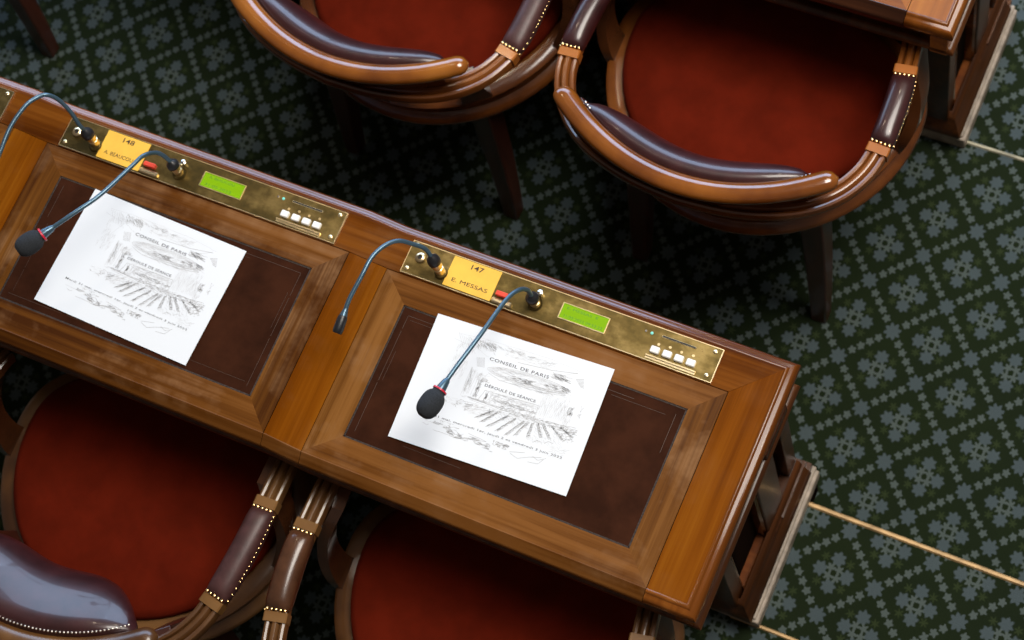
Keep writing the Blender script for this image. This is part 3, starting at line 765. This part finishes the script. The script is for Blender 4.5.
    for i in range(66):
        a = -a3 + 2 * a3 * i / 65; nb.ball((NR * sin(a), CY - NR * cos(a), NZ), .0022, 6)
    nb.build('nail_trim', NAILS, bp)
    # posts carrying the horseshoe
    for a in (-40, 0, 40):
        a = radians(a); rx, ry = sin(a), -cos(a); tx, ty = cos(a), sin(a); rings = []
        for zz, R, w, d_ in ((.440, .272, .030, .014), (.47, .280, .026, .012), (.53, .298, .020, .011), (.59, .318, .022, .010), (.648, .336, .026, .010)):
            rings.append([(R * rx + s1 * w * tx + s2 * d_ * rx, CY + R * ry + s1 * w * ty + s2 * d_ * ry, zz) for s1, s2 in ((-1, -1), (1, -1), (1, 1), (-1, 1))])
        MB().loft(rings, True, True, True).build('back_post', W_LEG, root, bevel=.002)
    # legs: square sabre legs behind, turned legs in front
    for sg in (-1, 1):
        rings = []
        for t, xx, yy, w in ((0, .168, -.135, .023), (.25, .175, -.150, .022), (.5, .181, -.165, .020), (.75, .186, -.182, .018), (1, .190, -.200, .0155)):
            zz = .385 * (1 - t)
            rings.append([(sg * xx + a * w, yy + b * w, zz) for a, b in ((-1, -1), (1, -1), (1, 1), (-1, 1))])
        MB().loft(rings, True, True, True).build('leg', W_LEG, root, bevel=.003)
        MB().lathe([(.014, 0), (.016, .02), (.013, .03), (.020, .24), (.024, .30), (.017, .315), (.026, .335), (.026, .385)], (sg * .17, .165, 0), n=18).build('leg', W_LEG, root)
    return root
G = 'armchairs with russet seats and leather arms'
armchair('complete armchair at top right with bright honey crest rail', .339, .951, LOW, 0.0, group=G)
armchair('armchair cut by the top edge, crest rail left of the complete chair', -.315, .956, LOW, radians(-3), group=G, rpad=LEATH3, padR=(-.125, .036))
armchair('armchair of which only a dark leg shows in the top left corner', -1.470, .948, LOW, 0.0, group=G)
armchair('armchair at lower left with blue-shining backrest pad, tucked under the desk', -.345, -.145, 0, radians(0), group=G, rpad=LEATH3, nail=NAIL, reclined=True, splayR=.020, padR=(-.112, .052), wood_=W_OLDDIM, block=W_OLDDIMB)
armchair('armchair at bottom centre with brown left arm pad, under the desk', .318, -.122, 0, radians(3), group=G, pad=LEATH2, splayL=-.030, wood_=W_OLDDIM, block=W_OLDDIMB)

# ------------------------------------------------------------------ light
def area(name, loc, target, sx, sy, power, col, spread=180):
    l = bpy.data.lights.new(name, 'AREA'); l.shape = 'RECTANGLE'; l.size = sx; l.size_y = sy; l.energy = power; l.color = col
    l.spread = radians(spread)
    o = bpy.data.objects.new(name, l); COL.objects.link(o); o.location = loc
    d = Vector(target) - Vector(loc); o.rotation_euler = d.to_track_quat('-Z', 'Y').to_euler(); return o
area('window_daylight', (-4.2, 4.6, 2.9), (-.2, .1, .6), 4.2, 3.0, 210, (.50, .70, 1.0))
area('window_daylight', (-.9, 6.2, 2.9), (0, .5, .6), 3.4, 3.0, 200, (.50, .70, 1.0))
area('chandelier_glow', (2.0, 2.3, 6.3), (.2, 1.2, 0), 3.2, 3.2, 165, (1.0, .94, .86), 105)
def lamp(loc, power, r):
    l = bpy.data.lights.new('ceiling_bulb', 'POINT'); l.energy = power; l.color = (1, .82, .6); l.shadow_soft_size = r
    o = bpy.data.objects.new('ceiling_bulb', l); COL.objects.link(o); o.location = loc
lamp((-1.6, 2.2, 4.5), 40, .12); lamp((2.2, 1.8, 4.8), 40, .12); lamp((.4, 3.6, 4.6), 30, .12)
w = bpy.data.worlds.new('world'); sc.world = w; w.use_nodes = True
bg = w.node_tree.nodes['Background']; bg.inputs[0].default_value = (.55, .45, .38, 1); bg.inputs[1].default_value = .24

# ------------------------------------------------------------------ camera
cam = bpy.data.cameras.new('camera'); co = bpy.data.objects.new('camera', cam); COL.objects.link(co)
R = [[0.89862974, 0.39892271, -0.18255209], [0.32605373, -0.88570856, -0.33046834], [-0.29351927, 0.23744689, -0.92599428]]
Cc = (1.13484539, -0.42498598, 2.87106708 + H)
mw = Matrix(((R[0][0], -R[1][0], -R[2][0], Cc[0]), (R[0][1], -R[1][1], -R[2][1], Cc[1]), (R[0][2], -R[1][2], -R[2][2], Cc[2]), (0, 0, 0, 1)))
co.matrix_world = mw
cam.sensor_width = 36; cam.lens = 36 * 1997.1477 / 1024
cam.clip_start = .05
cam.dof.use_dof = True; cam.dof.focus_distance = 3.02; cam.dof.aperture_fstop = 5.0
sc.camera = co
vs = sc.view_settings; vs.view_transform = 'Standard'; vs.look = 'None'; vs.gamma = 1; vs.use_curve_mapping = False
vs.exposure = 0.0
